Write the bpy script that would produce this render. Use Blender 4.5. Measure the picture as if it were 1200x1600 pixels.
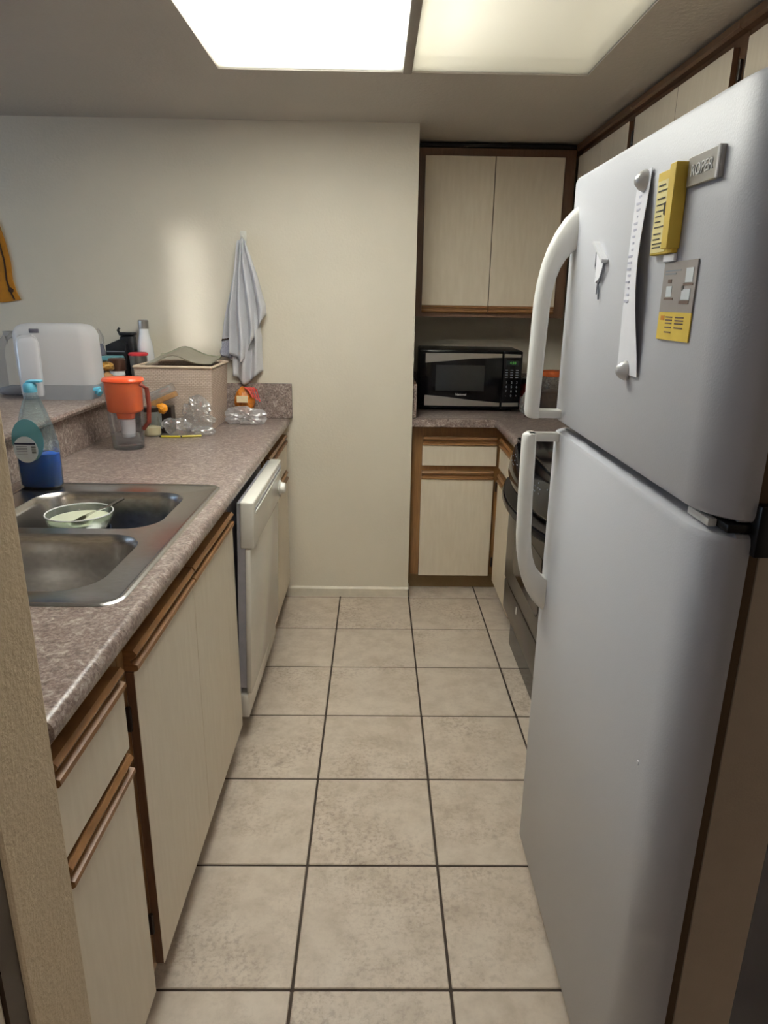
import bpy, bmesh, math, random
from mathutils import Vector, Matrix, noise
R = math.radians
scene = bpy.context.scene
for o in list(bpy.data.objects): bpy.data.objects.remove(o)
C = scene.collection

# ------------------------------------------------------------------ camera
CAM_H = 1.44
pitch, yaw, roll, FPX = 0.297796, 0.014543, 0.014608, 1077.22
fw = Vector((math.sin(yaw)*math.cos(pitch), math.cos(yaw)*math.cos(pitch), -math.sin(pitch)))
rt = Vector((math.cos(yaw), -math.sin(yaw), 0)); up = rt.cross(fw)
rt2 = math.cos(roll)*rt + math.sin(roll)*up; up2 = -math.sin(roll)*rt + math.cos(roll)*up
cd = bpy.data.cameras.new('camera'); cam = bpy.data.objects.new('camera', cd); C.objects.link(cam)
m = Matrix((rt2, up2, -fw)).transposed().to_4x4(); m.translation = (0, 0, CAM_H)
cam.matrix_world = m
cd.sensor_fit = 'HORIZONTAL'; cd.sensor_width = 36.0; cd.lens = 36.0*FPX/1200.0; cd.clip_start = 0.02
scene.camera = cam

# ------------------------------------------------------------------ world, light, exposure
w = bpy.data.worlds.new('world'); scene.world = w; w.use_nodes = True
bg = w.node_tree.nodes['Background']; bg.inputs[0].default_value = (0.66, 0.60, 0.55, 1); bg.inputs[1].default_value = 0.50
def area(name, loc, rot, sx, sy, watt, col):
    l = bpy.data.lights.new(name, 'AREA'); l.shape = 'RECTANGLE'; l.size = sx; l.size_y = sy; l.energy = watt; l.color = col
    o = bpy.data.objects.new(name, l); C.objects.link(o); o.location = loc; o.rotation_euler = rot; return o
# daylight from the dining-room window beyond the breakfast bar
area('dining_window_light', (-3.05, 1.9, 1.55), (0, R(-90), 0), 1.1, 1.5, 12.5, (0.54, 0.75, 1.0))
# narrow beam added for the bright patch on the far wall, source unseen
sh = area('wall_patch_light', (-2.95, 1.15, 1.95), Vector((2.12, 2.087, -.44)).to_track_quat('-Z', 'Y').to_euler(), .03, .62, 0.17, (1.0, 0.98, 0.94)); sh.data.spread = R(4)
# dim warm fill added behind the camera to lift the fridge side
area('rear_fill', (0.35, -0.75, 2.10), (0, 0, 0), .3, .3, 9, (1.0, 0.86, 0.72))
TUBE = 108.0; LENS_W = 56.0
vs = scene.view_settings
vs.view_transform = 'Standard'; vs.look = 'None'; vs.gamma = 1.0; vs.use_curve_mapping = False; vs.exposure = -0.18
scene.cycles.use_denoising = True
scene.cycles.max_bounces = 9; scene.cycles.diffuse_bounces = 6; scene.cycles.transparent_max_bounces = 12
scene.cycles.sample_clamp_indirect = 6.0
scene.cycles.caustics_reflective = False

# ------------------------------------------------------------------ materials
def lin(c):
    c = c/255.0
    return c/12.92 if c <= 0.04045 else ((c+0.055)/1.055)**2.4
def rgb(r, g, b): return (lin(r), lin(g), lin(b), 1)
MATS = {}
class NT:
    def __init__(s, name):
        s.m = bpy.data.materials.new(name); s.m.use_nodes = True; s.t = s.m.node_tree
        s.b = s.t.nodes['Principled BSDF']; s.o = s.t.nodes['Material Output']; MATS[name] = s.m
        s.tc = None
    def n(s, ty, **k):
        x = s.t.nodes.new(ty)
        for a, v in k.items(): setattr(x, a, v)
        return x
    def l(s, a, b): s.t.links.new(a, b)
    def co(s, scale=(1, 1, 1), rnd=False):
        tc = s.n('ShaderNodeTexCoord'); mp = s.n('ShaderNodeMapping'); mp.inputs['Scale'].default_value = scale
        if rnd:
            oi = s.n('ShaderNodeObjectInfo'); mu = s.n('ShaderNodeVectorMath', operation='SCALE'); mu.inputs[0].default_value = (37, 21, 13)
            s.l(oi.outputs['Random'], mu.inputs['Scale']); ad = s.n('ShaderNodeVectorMath', operation='ADD')
            s.l(tc.outputs['Object'], ad.inputs[0]); s.l(mu.outputs[0], ad.inputs[1]); s.l(ad.outputs[0], mp.inputs['Vector'])
        else: s.l(tc.outputs['Object'], mp.inputs['Vector'])
        return mp.outputs[0]
    def noise(s, vec, scale, detail=4, rough=0.55, dist=0):
        x = s.n('ShaderNodeTexNoise'); x.inputs['Scale'].default_value = scale; x.inputs['Detail'].default_value = detail
        x.inputs['Roughness'].default_value = rough; x.inputs['Distortion'].default_value = dist; s.l(vec, x.inputs['Vector']); return x.outputs['Fac']
    def ramp(s, fac, stops, interp='LINEAR'):
        r = s.n('ShaderNodeValToRGB'); r.color_ramp.interpolation = interp; e = r.color_ramp.elements
        while len(e) < len(stops): e.new(0.5)
        for i, (p, c) in enumerate(stops): e[i].position = p; e[i].color = c
        s.l(fac, r.inputs[0]); return r.outputs['Color']
    def mix(s, fac, a, b, mode='MIX'):
        x = s.n('ShaderNodeMix', data_type='RGBA', blend_type=mode)
        for v, i in ((fac, 0), (a, 6), (b, 7)):
            if hasattr(v, 'is_output'): s.l(v, x.inputs[i])
            else: x.inputs[i].default_value = v
        return x.outputs[2]
    def bump(s, h, st=0.2, d=0.01):
        x = s.n('ShaderNodeBump'); x.inputs['Strength'].default_value = st; x.inputs['Distance'].default_value = d
        s.l(h, x.inputs['Height']); s.l(x.outputs[0], s.b.inputs['Normal'])
    def col(s, c):
        if hasattr(c, 'is_output'): s.l(c, s.b.inputs['Base Color'])
        else: s.b.inputs['Base Color'].default_value = c
    def set(s, **k):
        for a, v in k.items(): s.b.inputs[a.replace('_', ' ')].default_value = v
        return s
def plain(name, c, rough=0.5, metal=0.0, var=0.06, scale=30, spec=0.5, bump=0, bscale=200):
    x = NT(name); v = x.co(); f = x.noise(v, scale)
    lo = tuple(max(0, q*(1-var)) for q in c[:3])+(1,); hi = tuple(min(1, q*(1+var)) for q in c[:3])+(1,)
    x.col(x.ramp(f, [(0.3, lo), (0.7, hi)])); x.set(Roughness=rough, Metallic=metal)
    x.b.inputs['Specular IOR Level'].default_value = spec
    if bump: x.bump(x.noise(v, bscale, 3), bump, 0.004)
    return x.m
def clear(name, c=(1, 1, 1, 1), rough=0.05, mixf=0.25, diff=(0.9, 0.9, 0.92, 1), trans=True, bump=0, gloss=0.55, flat=0.0):
    """thin clear plastic or glass: transparent film + gloss + a little haze"""
    x = NT(name); t = x.n('ShaderNodeBsdfTransparent'); t.inputs[0].default_value = c
    g = x.n('ShaderNodeBsdfGlossy'); g.inputs['Roughness'].default_value = rough
    lw = x.n('ShaderNodeLayerWeight'); lw.inputs[0].default_value = 0.35
    d = x.n('ShaderNodeBsdfTranslucent' if trans else 'ShaderNodeBsdfDiffuse'); d.inputs[0].default_value = diff
    d2 = x.n('ShaderNodeBsdfDiffuse'); d2.inputs[0].default_value = diff
    md = x.n('ShaderNodeMixShader'); x.l(d.outputs[0], md.inputs[1]); x.l(d2.outputs[0], md.inputs[2])
    m1 = x.n('ShaderNodeMixShader'); m1.inputs[0].default_value = mixf; x.l(t.outputs[0], m1.inputs[1]); x.l(md.outputs[0], m1.inputs[2])
    m2 = x.n('ShaderNodeMixShader'); mu = x.n('ShaderNodeMath', operation='MULTIPLY'); mu.inputs[1].default_value = gloss
    x.l(lw.outputs['Fresnel'], mu.inputs[0]); (x.l(mu.outputs[0], m2.inputs[0]) if not flat else setattr(m2.inputs[0], 'default_value', flat)); x.l(m1.outputs[0], m2.inputs[1]); x.l(g.outputs[0], m2.inputs[2])
    if bump:
        v = x.co(); bn = x.n('ShaderNodeBump'); bn.inputs['Strength'].default_value = bump; bn.inputs['Distance'].default_value = 0.01
        x.l(x.noise(v, 40, 4), bn.inputs['Height']); x.l(bn.outputs[0], g.inputs['Normal']); x.l(bn.outputs[0], d2.inputs['Normal'])
    x.l(m2.outputs[0], x.o.inputs[0]); return x.m
def emit(name, c, s):
    x = NT(name); x.set(Emission_Strength=s); x.b.inputs['Emission Color'].default_value = c; x.col((0, 0, 0, 1)); return x.m

# wall paint: cream with orange-peel texture
def paint(name, c, b=0.22, sc=85):
    x = NT(name); v = x.co(); f = x.noise(v, 3, 3)
    x.col(x.ramp(f, [(0.3, tuple(q*0.95 for q in c[:3])+(1,)), (0.7, c)])); x.set(Roughness=0.5); x.b.inputs['Specular IOR Level'].default_value = 0.3
    x.bump(x.noise(v, sc, 4, 0.6), b, 0.006); return x.m
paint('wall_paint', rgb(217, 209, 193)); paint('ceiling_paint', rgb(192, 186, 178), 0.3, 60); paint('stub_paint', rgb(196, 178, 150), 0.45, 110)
plain('trim_paint', rgb(214, 206, 190), 0.4)
# laminate granite look
x = NT('granite'); v = x.co(); n1 = x.noise(v, 52, 8, 0.76, 0.9); n2 = x.noise(v, 20, 4, 0.6, 0.4); n3 = x.noise(v, 150, 5, 0.7, 0.3)
a = x.ramp(n1, [(0.36, rgb(46, 34, 32)), (0.45, rgb(96, 75, 69)), (0.52, rgb(122, 101, 93)), (0.58, rgb(162, 149, 141)), (0.66, rgb(208, 200, 192))])
b_ = x.ramp(n2, [(0.38, rgb(98, 79, 74)), (0.62, rgb(150, 137, 130))]); c_ = x.ramp(n3, [(0.42, rgb(72, 58, 55)), (0.60, rgb(196, 188, 181))])
x.col(x.mix(0.28, x.mix(0.22, a, b_), c_)); x.set(Roughness=0.30)
# floor tile
x = NT('floor_tile'); v = x.co(rnd=True); n1 = x.noise(v, 6, 5, 0.6); n2 = x.noise(v, 75, 6, 0.7); n3 = x.noise(v, 3.2, 3, 0.5, 0.3); n4 = x.noise(v, 16, 4, 0.6)
a = x.ramp(n1, [(0.3, rgb(177, 163, 147)), (0.5, rgb(187, 174, 159)), (0.72, rgb(197, 185, 171))])
a = x.mix(0.5, a, x.ramp(n4, [(0.36, rgb(170, 155, 138)), (0.6, rgb(200, 187, 172))]))
dk = x.ramp(n2, [(0.38, rgb(196, 190, 188)), (0.48, rgb(240, 236, 234)), (0.56, (1, 1, 1, 1))]); msk = x.ramp(n3, [(0.46, (0.10, 0.10, 0.10, 1)), (0.68, (0.8, 0.8, 0.8, 1))])
x.col(x.mix(msk, a, dk, 'MULTIPLY')); x.set(Roughness=0.45); x.bump(n2, 0.08, 0.003)
plain('grout', rgb(54, 42, 32), 0.9, var=0.2)
# cabinets
x = NT('laminate'); v = x.co((1, 1, 0.15)); x.col(x.ramp(x.noise(v, 60, 3), [(0.3, rgb(214, 203, 184)), (0.7, rgb(221, 211, 193))])); x.set(Roughness=0.42)
def wood(name, c0, c1, axis=(1, 1, 0.08)):
    x = NT(name); v = x.co(axis); n = x.noise(v, 70, 5, 0.6, 1.5); n2 = x.noise(v, 8, 2)
    x.col(x.mix(0.25, x.ramp(n, [(0.3, c0), (0.7, c1)]), x.ramp(n2, [(0.3, c0), (0.7, c1)]))); x.set(Roughness=0.4); x.bump(n, 0.08, 0.002); return x.m
wood('oak_vertical', rgb(118, 84, 48), rgb(150, 110, 66)); wood('oak_rail', rgb(104, 70, 38), rgb(150, 108, 66), (0.08, 0.08, 1))
wood('oak_dark', rgb(88, 62, 44), rgb(112, 82, 60)); plain('cabinet_inside', rgb(70, 50, 34), 0.7)
plain('toe_oak', rgb(140, 116, 80), 0.6)
# appliances
x = NT('fridge_white'); v = x.co(); x.col(rgb(187, 188, 194)); x.set(Roughness=0.38); x.b.inputs['Specular IOR Level'].default_value = 0.28; x.bump(x.noise(v, 320, 3, 0.6), 0.12, 0.003)
plain('white_plastic', rgb(226, 225, 220), 0.35, var=0.02); plain('fridge_side', rgb(188, 172, 152), 0.45, var=0.03, bump=0.15, bscale=320)
plain('gasket', rgb(92, 70, 46), 0.7); plain('black_plastic', rgb(16, 16, 18), 0.35); plain('rubber', rgb(20, 18, 18), 0.8)
plain('dw_white', rgb(222, 219, 210), 0.10, var=0.02); plain('dw_grey', rgb(176, 176, 184), 0.4)
x = NT('steel'); v = x.co((1, 12, 1)); n = x.noise(v, 60, 3); x.col(x.ramp(n, [(0.3, rgb(172, 168, 164)), (0.7, rgb(194, 191, 188))])); x.set(Metallic=1.0, Roughness=0.27)
x = NT('range_steel'); v = x.co((1, 10, 1)); n = x.noise(v, 60, 3); x.col(x.ramp(n, [(0.3, rgb(62, 57, 52)), (0.7, rgb(74, 68, 63))])); x.set(Metallic=0.5, Roughness=0.28)
plain('chrome', rgb(200, 198, 194), 0.12, 1.0, 0.02); plain('brushed_silver', rgb(176, 174, 170), 0.32, 0.9, 0.04)
plain('black_gloss', rgb(10, 11, 15), 0.12, spec=0.28); plain('black_glass', rgb(30, 34, 40), 0.05); plain('letter_silver', rgb(232, 232, 232), 0.3, 0.1)
emit('clock_green', rgb(90, 190, 70), 0.6); plain('print_grey', rgb(120, 124, 132), 0.6); plain('window_mesh', rgb(34, 36, 38), 0.12)
# light fixture
x = NT('diffuser'); tl = x.n('ShaderNodeBsdfTranslucent'); tl.inputs[0].default_value = (0.88, 0.875, 0.845, 1); tp = x.n('ShaderNodeBsdfTransparent'); tp.inputs[0].default_value = (0.95, 0.95, 0.92, 1)
d = x.n('ShaderNodeBsdfDiffuse'); d.inputs[0].default_value = (0.8, 0.79, 0.74, 1)
mx = x.n('ShaderNodeMixShader'); mx.inputs[0].default_value = 0.18; x.l(tl.outputs[0], mx.inputs[1]); x.l(d.outputs[0], mx.inputs[2])
mm = x.n('ShaderNodeMixShader'); mm.inputs[0].default_value = 0.30; x.l(mx.outputs[0], mm.inputs[1]); x.l(tp.outputs[0], mm.inputs[2]); x.l(mm.outputs[0], x.o.inputs[0])
plain('housing_white', rgb(228, 224, 212), 0.6); plain('divider', rgb(150, 144, 136), 0.5)
emit('tube_light', (1.0, 0.99, 0.975, 1), TUBE)
# small things
clear('clear_plastic', (0.95, 0.95, 0.97, 1), 0.05, 0.06, gloss=0.45); clear('clear_glass', (0.93, 0.97, 0.95, 1), 0.03, 0.05, gloss=0.4)
clear('film', (0.96, 0.96, 0.96, 1), 0.16, 0.26, (0.97, 0.97, 0.99, 1), flat=0.20); clear('grey_film', (0.95, 0.95, 0.96, 1), 0.2, 0.42, (0.97, 0.96, 0.99, 1), flat=0.16)
clear('jug_plastic', (0.97, 0.97, 0.98, 1), 0.16, 0.80, (0.98, 0.98, 1.0, 1), gloss=0.25); clear('jug_cloudy', (0.97, 0.97, 0.98, 1), 0.3, 0.16, (0.92, 0.92, 0.95, 1)); clear('jug_water', (0.78, 0.82, 0.86, 1), 0.16, 0.62, (0.82, 0.85, 0.90, 1), gloss=0.25)
clear('water', (0.92, 0.94, 0.95, 1), 0.03, 0.08, (0.6, 0.68, 0.74, 1)); clear('soap_clear', (0.84, 0.93, 0.95, 1), 0.05, 0.10, (0.6, 0.78, 0.80, 1), gloss=0.4)
plain('soap_blue', rgb(0, 74, 170), 0.12, var=0.05); clear('teal_label', (0.45, 0.75, 0.80, 1), 0.2, 0.5, (0.30, 0.58, 0.62, 1)); plain('cap_blue', rgb(104, 190, 220), 0.35)
clear('orange_clear', (1.0, 0.34, 0.14, 1), 0.08, 0.86, (1.0, 0.19, 0.05, 1), trans=False, gloss=0.35); plain('orange_lid', rgb(238, 92, 50), 0.3); clear('red_clear', (0.7, 0.3, 0.25, 1), 0.1, 0.5, (0.5, 0.14, 0.10, 1))
plain('filter_white', rgb(232, 232, 236), 0.4); plain('white_paper', rgb(232, 232, 238), 0.8, var=0.02); plain('label_white', rgb(205, 210, 214), 0.6); plain('navy', rgb(24, 28, 52), 0.5)
plain('yellow_paper', rgb(206, 176, 66), 0.7); plain('pale_yellow', rgb(226, 212, 150), 0.8); plain('card_grey', rgb(142, 134, 130), 0.6); plain('ink', rgb(52, 46, 40), 0.8); plain('faint_ink', rgb(188, 188, 204), 0.8)
plain('brown_print', rgb(96, 74, 62), 0.7); plain('orange_print', rgb(186, 120, 20), 0.7); plain('magnet_grey', rgb(196, 196, 196), 0.25, 0.2)
plain('red_lid', rgb(186, 46, 52), 0.4); plain('teal_lid', rgb(96, 150, 160), 0.35); plain('dark_brown', rgb(62, 36, 24), 0.45); plain('gold_foil', rgb(150, 112, 48), 0.35, 0.4, 0.4, 60)
plain('tan_pack', rgb(150, 112, 70), 0.6, var=0.25, scale=60); plain('bottle_white', rgb(232, 234, 238), 0.2, var=0.01); plain('black_matte', rgb(20, 21, 26), 0.4, bump=0.2, bscale=120); plain('smoke_grey', rgb(96, 96, 108), 0.3)
plain('amber', rgb(186, 110, 34), 0.35, var=0.35, scale=70); plain('red_tie', rgb(206, 74, 70), 0.45); plain('pencil_yellow', rgb(206, 190, 60), 0.45); plain('cream_pack', rgb(226, 208, 172), 0.6); plain('jar_dark', rgb(40, 30, 26), 0.3)
plain('orange_bag', rgb(212, 138, 24), 0.45, var=0.2); plain('cream_food', rgb(206, 210, 184), 0.35, var=0.03); plain('blue_tub', rgb(34, 50, 82), 0.5); clear('dish_glass', (0.92, 0.97, 0.94, 1), 0.05, 0.14, (0.8, 0.88, 0.84, 1), gloss=0.6); plain('lid_grey', rgb(140, 134, 118), 0.28); plain('lid_rim', rgb(150, 150, 132), 0.2)
plain('towel', rgb(214, 214, 219), 0.95, var=0.06, scale=260, bump=0.7, bscale=420); plain('towel_band', rgb(150, 150, 164), 0.9, var=0.2, scale=200)
plain('hook_white', rgb(220, 218, 210), 0.4); plain('mustard', rgb(170, 112, 14), 0.8, var=0.1, bump=0.2, bscale=200); plain('mustard_edge', rgb(150, 108, 40), 0.8); plain('dark_line', rgb(58, 34, 14), 0.8)
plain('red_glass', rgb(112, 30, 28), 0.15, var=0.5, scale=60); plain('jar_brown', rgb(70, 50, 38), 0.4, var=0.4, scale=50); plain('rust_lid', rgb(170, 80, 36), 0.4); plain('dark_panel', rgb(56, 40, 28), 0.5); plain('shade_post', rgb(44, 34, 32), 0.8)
x = NT('weave'); v = x.co(); bk = x.n('ShaderNodeTexBrick'); bk.inputs['Scale'].default_value = 1.0; bk.inputs['Brick Width'].default_value = 0.016; bk.inputs['Row Height'].default_value = 0.007; bk.inputs['Mortar Size'].default_value = 0.0012
bk.inputs['Color1'].default_value = rgb(204, 186, 172); bk.inputs['Color2'].default_value = rgb(188, 170, 156); bk.inputs['Mortar'].default_value = rgb(166, 148, 134)
sx = x.n('ShaderNodeSeparateXYZ'); x.l(v, sx.inputs[0]); ad = x.n('ShaderNodeMath', operation='ADD'); x.l(sx.outputs[0], ad.inputs[0]); x.l(sx.outputs[1], ad.inputs[1])
cb = x.n('ShaderNodeCombineXYZ'); x.l(ad.outputs[0], cb.inputs[0]); x.l(sx.outputs[2], cb.inputs[1]); x.l(cb.outputs[0], bk.inputs['Vector'])
x.col(bk.outputs['Color']); x.set(Roughness=0.75); iv = x.n('ShaderNodeMath', operation='SUBTRACT'); iv.inputs[0].default_value = 1; x.l(bk.outputs['Fac'], iv.inputs[1]); x.bump(iv.outputs[0], 0.5, 0.004)
plain('weave_rim', rgb(214, 194, 172), 0.7)

# ------------------------------------------------------------------ mesh helpers (vertices in world metres, re-based at the end)
XF = Matrix.Identity(4)
ROOTS = []
class B:
    def __init__(s): s.bm = bmesh.new()
    def box(s, x0, x1, y0, y1, z0, z1, bev=0.0, seg=2):
        mt = Matrix.Translation(((x0+x1)/2, (y0+y1)/2, (z0+z1)/2)) @ Matrix.Diagonal((abs(x1-x0), abs(y1-y0), abs(z1-z0), 1))
        r = bmesh.ops.create_cube(s.bm, size=1, matrix=mt)
        if bev > 0:
            es = {e for v in r['verts'] for e in v.link_edges}
            bmesh.ops.bevel(s.bm, geom=list(es), offset=bev, segments=seg, affect='EDGES', profile=0.5)
        return s
    def rings(s, rs, cap=(True, True), closed=True):
        vv = [[s.bm.verts.new(p) for p in r] for r in rs]; n = len(vv[0])
        for a, b in zip(vv, vv[1:]):
            for i in range(n if closed else n-1):
                j = (i+1) % n
                try: s.bm.faces.new((a[i], a[j], b[j], b[i]))
                except ValueError: pass
        if cap[0]: s.bm.faces.new(list(reversed(vv[0])))
        if cap[1]: s.bm.faces.new(vv[-1])
        return s
    def lathe(s, c, prof, n=28, sx=1.0, sy=1.0, cap=(True, True), pw=2.0):
        rs = []
        for r, z in prof:
            ring = []
            for i in range(n):
                a = 2*math.pi*i/n; ca, sa = math.cos(a), math.sin(a)
                if pw != 2.0: ca, sa = math.copysign(abs(ca)**(2/pw), ca), math.copysign(abs(sa)**(2/pw), sa)
                ring.append((c[0]+r*sx*ca, c[1]+r*sy*sa, c[2]+z))
            rs.append(ring)
        return s.rings(rs, cap)
    def tube(s, pts, r, n=10, sx=1.0):
        pts = [Vector(p) for p in pts]; rs = []
        for i, p in enumerate(pts):
            t = (pts[min(i+1, len(pts)-1)]-pts[max(i-1, 0)]).normalized()
            ref = Vector((0, 0, 1)) if abs(t.z) < 0.9 else Vector((0, 1, 0))
            a = t.cross(ref).normalized(); b = t.cross(a); rr = r[i] if isinstance(r, (list, tuple)) else r
            rs.append([p+rr*(sx*math.cos(2*math.pi*k/n)*a+math.sin(2*math.pi*k/n)*b) for k in range(n)])
        return s.rings(rs)
    def prism(s, poly, ax, a0, a1):
        def P(p, a): return {'x': (a, p[0], p[1]), 'y': (p[0], a, p[1]), 'z': (p[0], p[1], a)}[ax]
        return s.rings([[P(p, a0) for p in poly], [P(p, a1) for p in poly]])
    def out(s, name, mat, parent=None, smooth=35, kind=None):
        bm = s.bm; bmesh.ops.recalc_face_normals(bm, faces=bm.faces)
        for f in bm.faces: f.smooth = smooth > 0
        if smooth:
            for e in bm.edges:
                if len(e.link_faces) == 2 and e.calc_face_angle(0) > R(smooth): e.smooth = False
        bm.transform(XF); me = bpy.data.meshes.new(name); bm.to_mesh(me); bm.free(); me.materials.append(MATS[mat])
        o = bpy.data.objects.new(name, me); C.objects.link(o)
        if parent: o.parent = parent
        if kind: o['kind'] = kind
        return o
def thing(name, label, cat, group=None):
    o = bpy.data.objects.new(name, None); o.empty_display_size = 0.05; C.objects.link(o)
    o['label'] = label; o['category'] = cat
    if group: o['group'] = group
    ROOTS.append(o); return o
def single(o, label, cat, group=None):
    o['label'] = label; o['category'] = cat
    if group: o['group'] = group
    ROOTS.append(o); return o
def struct(o, label=None):
    o['kind'] = 'structure'
    if label: o['label'] = label
    return o
def rrect(x0, x1, y0, y1, r, z, n=6):
    pts = []
    for cx, cy, a0 in ((x1-r, y1-r, 0), (x0+r, y1-r, 90), (x0+r, y0+r, 180), (x1-r, y0+r, 270)):
        for i in range(n+1):
            a = R(a0+90*i/n); pts.append((cx+r*math.cos(a), cy+r*math.sin(a), z))
    return pts
def text(name, s, size, mat, parent, mtx, depth=0.0006):
    c = bpy.data.curves.new(name, 'FONT'); c.body = s; c.size = size; c.extrude = depth; c.align_x = 'CENTER'; c.align_y = 'CENTER'; c.resolution_u = 3
    t = bpy.data.objects.new(name, c); C.objects.link(t); dg = bpy.context.evaluated_depsgraph_get()
    me = bpy.data.meshes.new_from_object(t.evaluated_get(dg)); bpy.data.objects.remove(t)
    me.transform(XF @ mtx); me.materials.clear(); me.materials.append(MATS[mat]); o = bpy.data.objects.new(name, me); C.objects.link(o); o.parent = parent; return o
def crumple(name, c, rad, mat, parent=None, seed=1, amp=0.35, fr=9.0, sub=4, zmin=None, rot=0.0, sm=28):
    bm = bmesh.new(); bmesh.ops.create_icosphere(bm, subdivisions=sub, radius=1.0); off = Vector((seed*7.3, seed*3.1, seed*5.7))
    for v in bm.verts:
        d = v.co.normalized(); q = Vector((d.x*rad[0], d.y*rad[1], d.z*rad[2]))
        k = noise.noise(q*fr+off)*amp + (0.5-abs(noise.noise(q*fr*1.9+off))*2)*amp*0.75 + (0.4-abs(noise.noise(q*fr*4.1+off))*2)*amp*0.35
        q *= (1+k); q = Matrix.Rotation(rot, 3, 'Z') @ q + Vector(c)
        if zmin is not None and q.z < zmin: q.z = zmin + 0.0004*(d.x+1)
        v.co = q
    b = B(); b.bm.free(); b.bm = bm; return b.out(name, mat, parent, smooth=0 if 'film' in mat else sm)

# ================================================================== SETTING
S = 0.346685; GX = -0.168793; GY = 3.214138
YW, XA = 3.237, 0.174          # far wall plane, alcove left side
YB, XR = 3.88, 1.225           # alcove back wall, right wall
ZC = 2.152
fl = struct(B().box(-3.3, 1.5, -1.2, 4.1, -0.12, -0.0025).out('floor', 'grout', smooth=0))
tm = None
for i in range(-3, 4):
    for j in range(-1, 10):
        x0, y1 = GX+i*S, GY-(j-0)*S
        x1, y0 = x0+S, y1-S
        if x1 < -0.75 or x0 > 1.2 or y0 < -0.2: continue
        if tm is None:
            t = B().box(-S/2+.0033, S/2-.0033, -S/2+.0033, S/2-.0033, -0.010, 0.0, 0.0018, 1).out('tile', 'floor_tile', fl, smooth=0); tm = t.data
        else:
            t = bpy.data.objects.new('tile', tm); C.objects.link(t); t.parent = fl
        t.location = ((x0+x1)/2, (y0+y1)/2, 0)
# ceiling with an opening for the light box
LX0, LX1, LY0, LY1 = -0.522, 0.684, 1.33, 2.572
b = B(); b.box(-3.3, LX0, -1.2, 4.1, ZC, ZC+.05).box(LX1, 1.5, -1.2, 4.1, ZC, ZC+.05).box(LX0, LX1, -1.2, LY0, ZC, ZC+.05).box(LX0, LX1, LY1, 4.1, ZC, ZC+.05)
struct(b.out('ceiling', 'ceiling_paint', smooth=0))
struct(B().box(-3.3, XA, YW, YW+0.70, 0, ZC).out('wall_back', 'wall_paint', smooth=0))
struct(B().box(XA, 1.5, YB, YB+.15, 0, ZC).out('wall_alcove', 'wall_paint', smooth=0))
struct(B().box(XR, XR+.2, -1.2, YB, 0, ZC).out('wall_right', 'wall_paint', smooth=0))
struct(B().box(-3.3, -3.2, -1.2, YW, 0, ZC).out('wall_left', 'wall_paint', smooth=0))
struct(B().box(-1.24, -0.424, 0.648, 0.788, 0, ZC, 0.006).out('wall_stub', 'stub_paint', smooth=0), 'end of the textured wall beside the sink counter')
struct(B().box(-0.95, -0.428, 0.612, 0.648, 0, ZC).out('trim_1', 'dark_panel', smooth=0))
struct(B().box(-0.95, -0.432, 0.55, 0.612, 0, ZC, .004).out('trim_2', 'trim_paint', smooth=0))
struct(B().box(0.377, 0.56, 0.46, 0.53, 0, ZC).out('wall_front', 'shade_post', smooth=0))  # near-black colour puts the shade of an unlit corner into this post
b = B(); b.prism([(YW, 0), (YW-.014, 0), (YW-.014, .042), (YW-.008, .05), (YW, .05)], 'x', -0.44, XA+.006); b.box(XA, XA+.006, YW-.014, YW+.05, 0, .05)
struct(b.out('baseboard_back', 'trim_paint'))

# ceiling light box
t = thing('ceiling_light', 'recessed fluorescent light box with two frosted panels in the ceiling', 'ceiling light')
b = B(); H0, H1 = ZC, ZC+.17
b.box(LX0-.02, LX0, LY0, LY1, H0+.004, H1).box(LX1, LX1+.02, LY0, LY1, H0+.004, H1).box(LX0-.02, LX1+.02, LY0-.02, LY0, H0+.004, H1).box(LX0-.02, LX1+.02, LY1, LY1+.02, H0+.004, H1).box(LX0-.02, LX1+.02, LY0-.02, LY1+.02, H1, H1+.02)
b.out('housing', 'housing_white', t, 0)
XD = 0.092
B().box(XD-.015, XD+.015, LY0, LY1, ZC-.006, ZC+.02, .003).out('divider_bar', 'divider', t)
B().box(LX0+.002, XD-.016, LY0+.002, LY1-.002, ZC+.004, ZC+.007).out('diffuser_panel', 'diffuser', t, 0)
B().box(XD+.016, LX1-.002, LY0+.002, LY1-.002, ZC+.004, ZC+.007).out('diffuser_panel', 'diffuser', t, 0)
tb = B().tube([(-.215, 1.40, ZC+.075), (-.215, 1.41, ZC+.075), (-.215, 2.36, ZC+.075), (-.215, 2.37, ZC+.075)], 0.020, 16).out('fluorescent_tube', 'tube_light', t)
for ya in (1.37, 2.37): B().box(-.235, -.195, ya, ya+.03, ZC+.05, H1).out('lamp_holder', 'housing_white', t, 0)
# the prismatic lens throws most of the tube's light downwards
ll = area('ceiling_light_lens', (-.215, 1.95, ZC+.02), (0, 0, 0), .55, 1.18, LENS_W, (0.955, 0.985, 1.0)); ll.data.spread = R(164)

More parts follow.
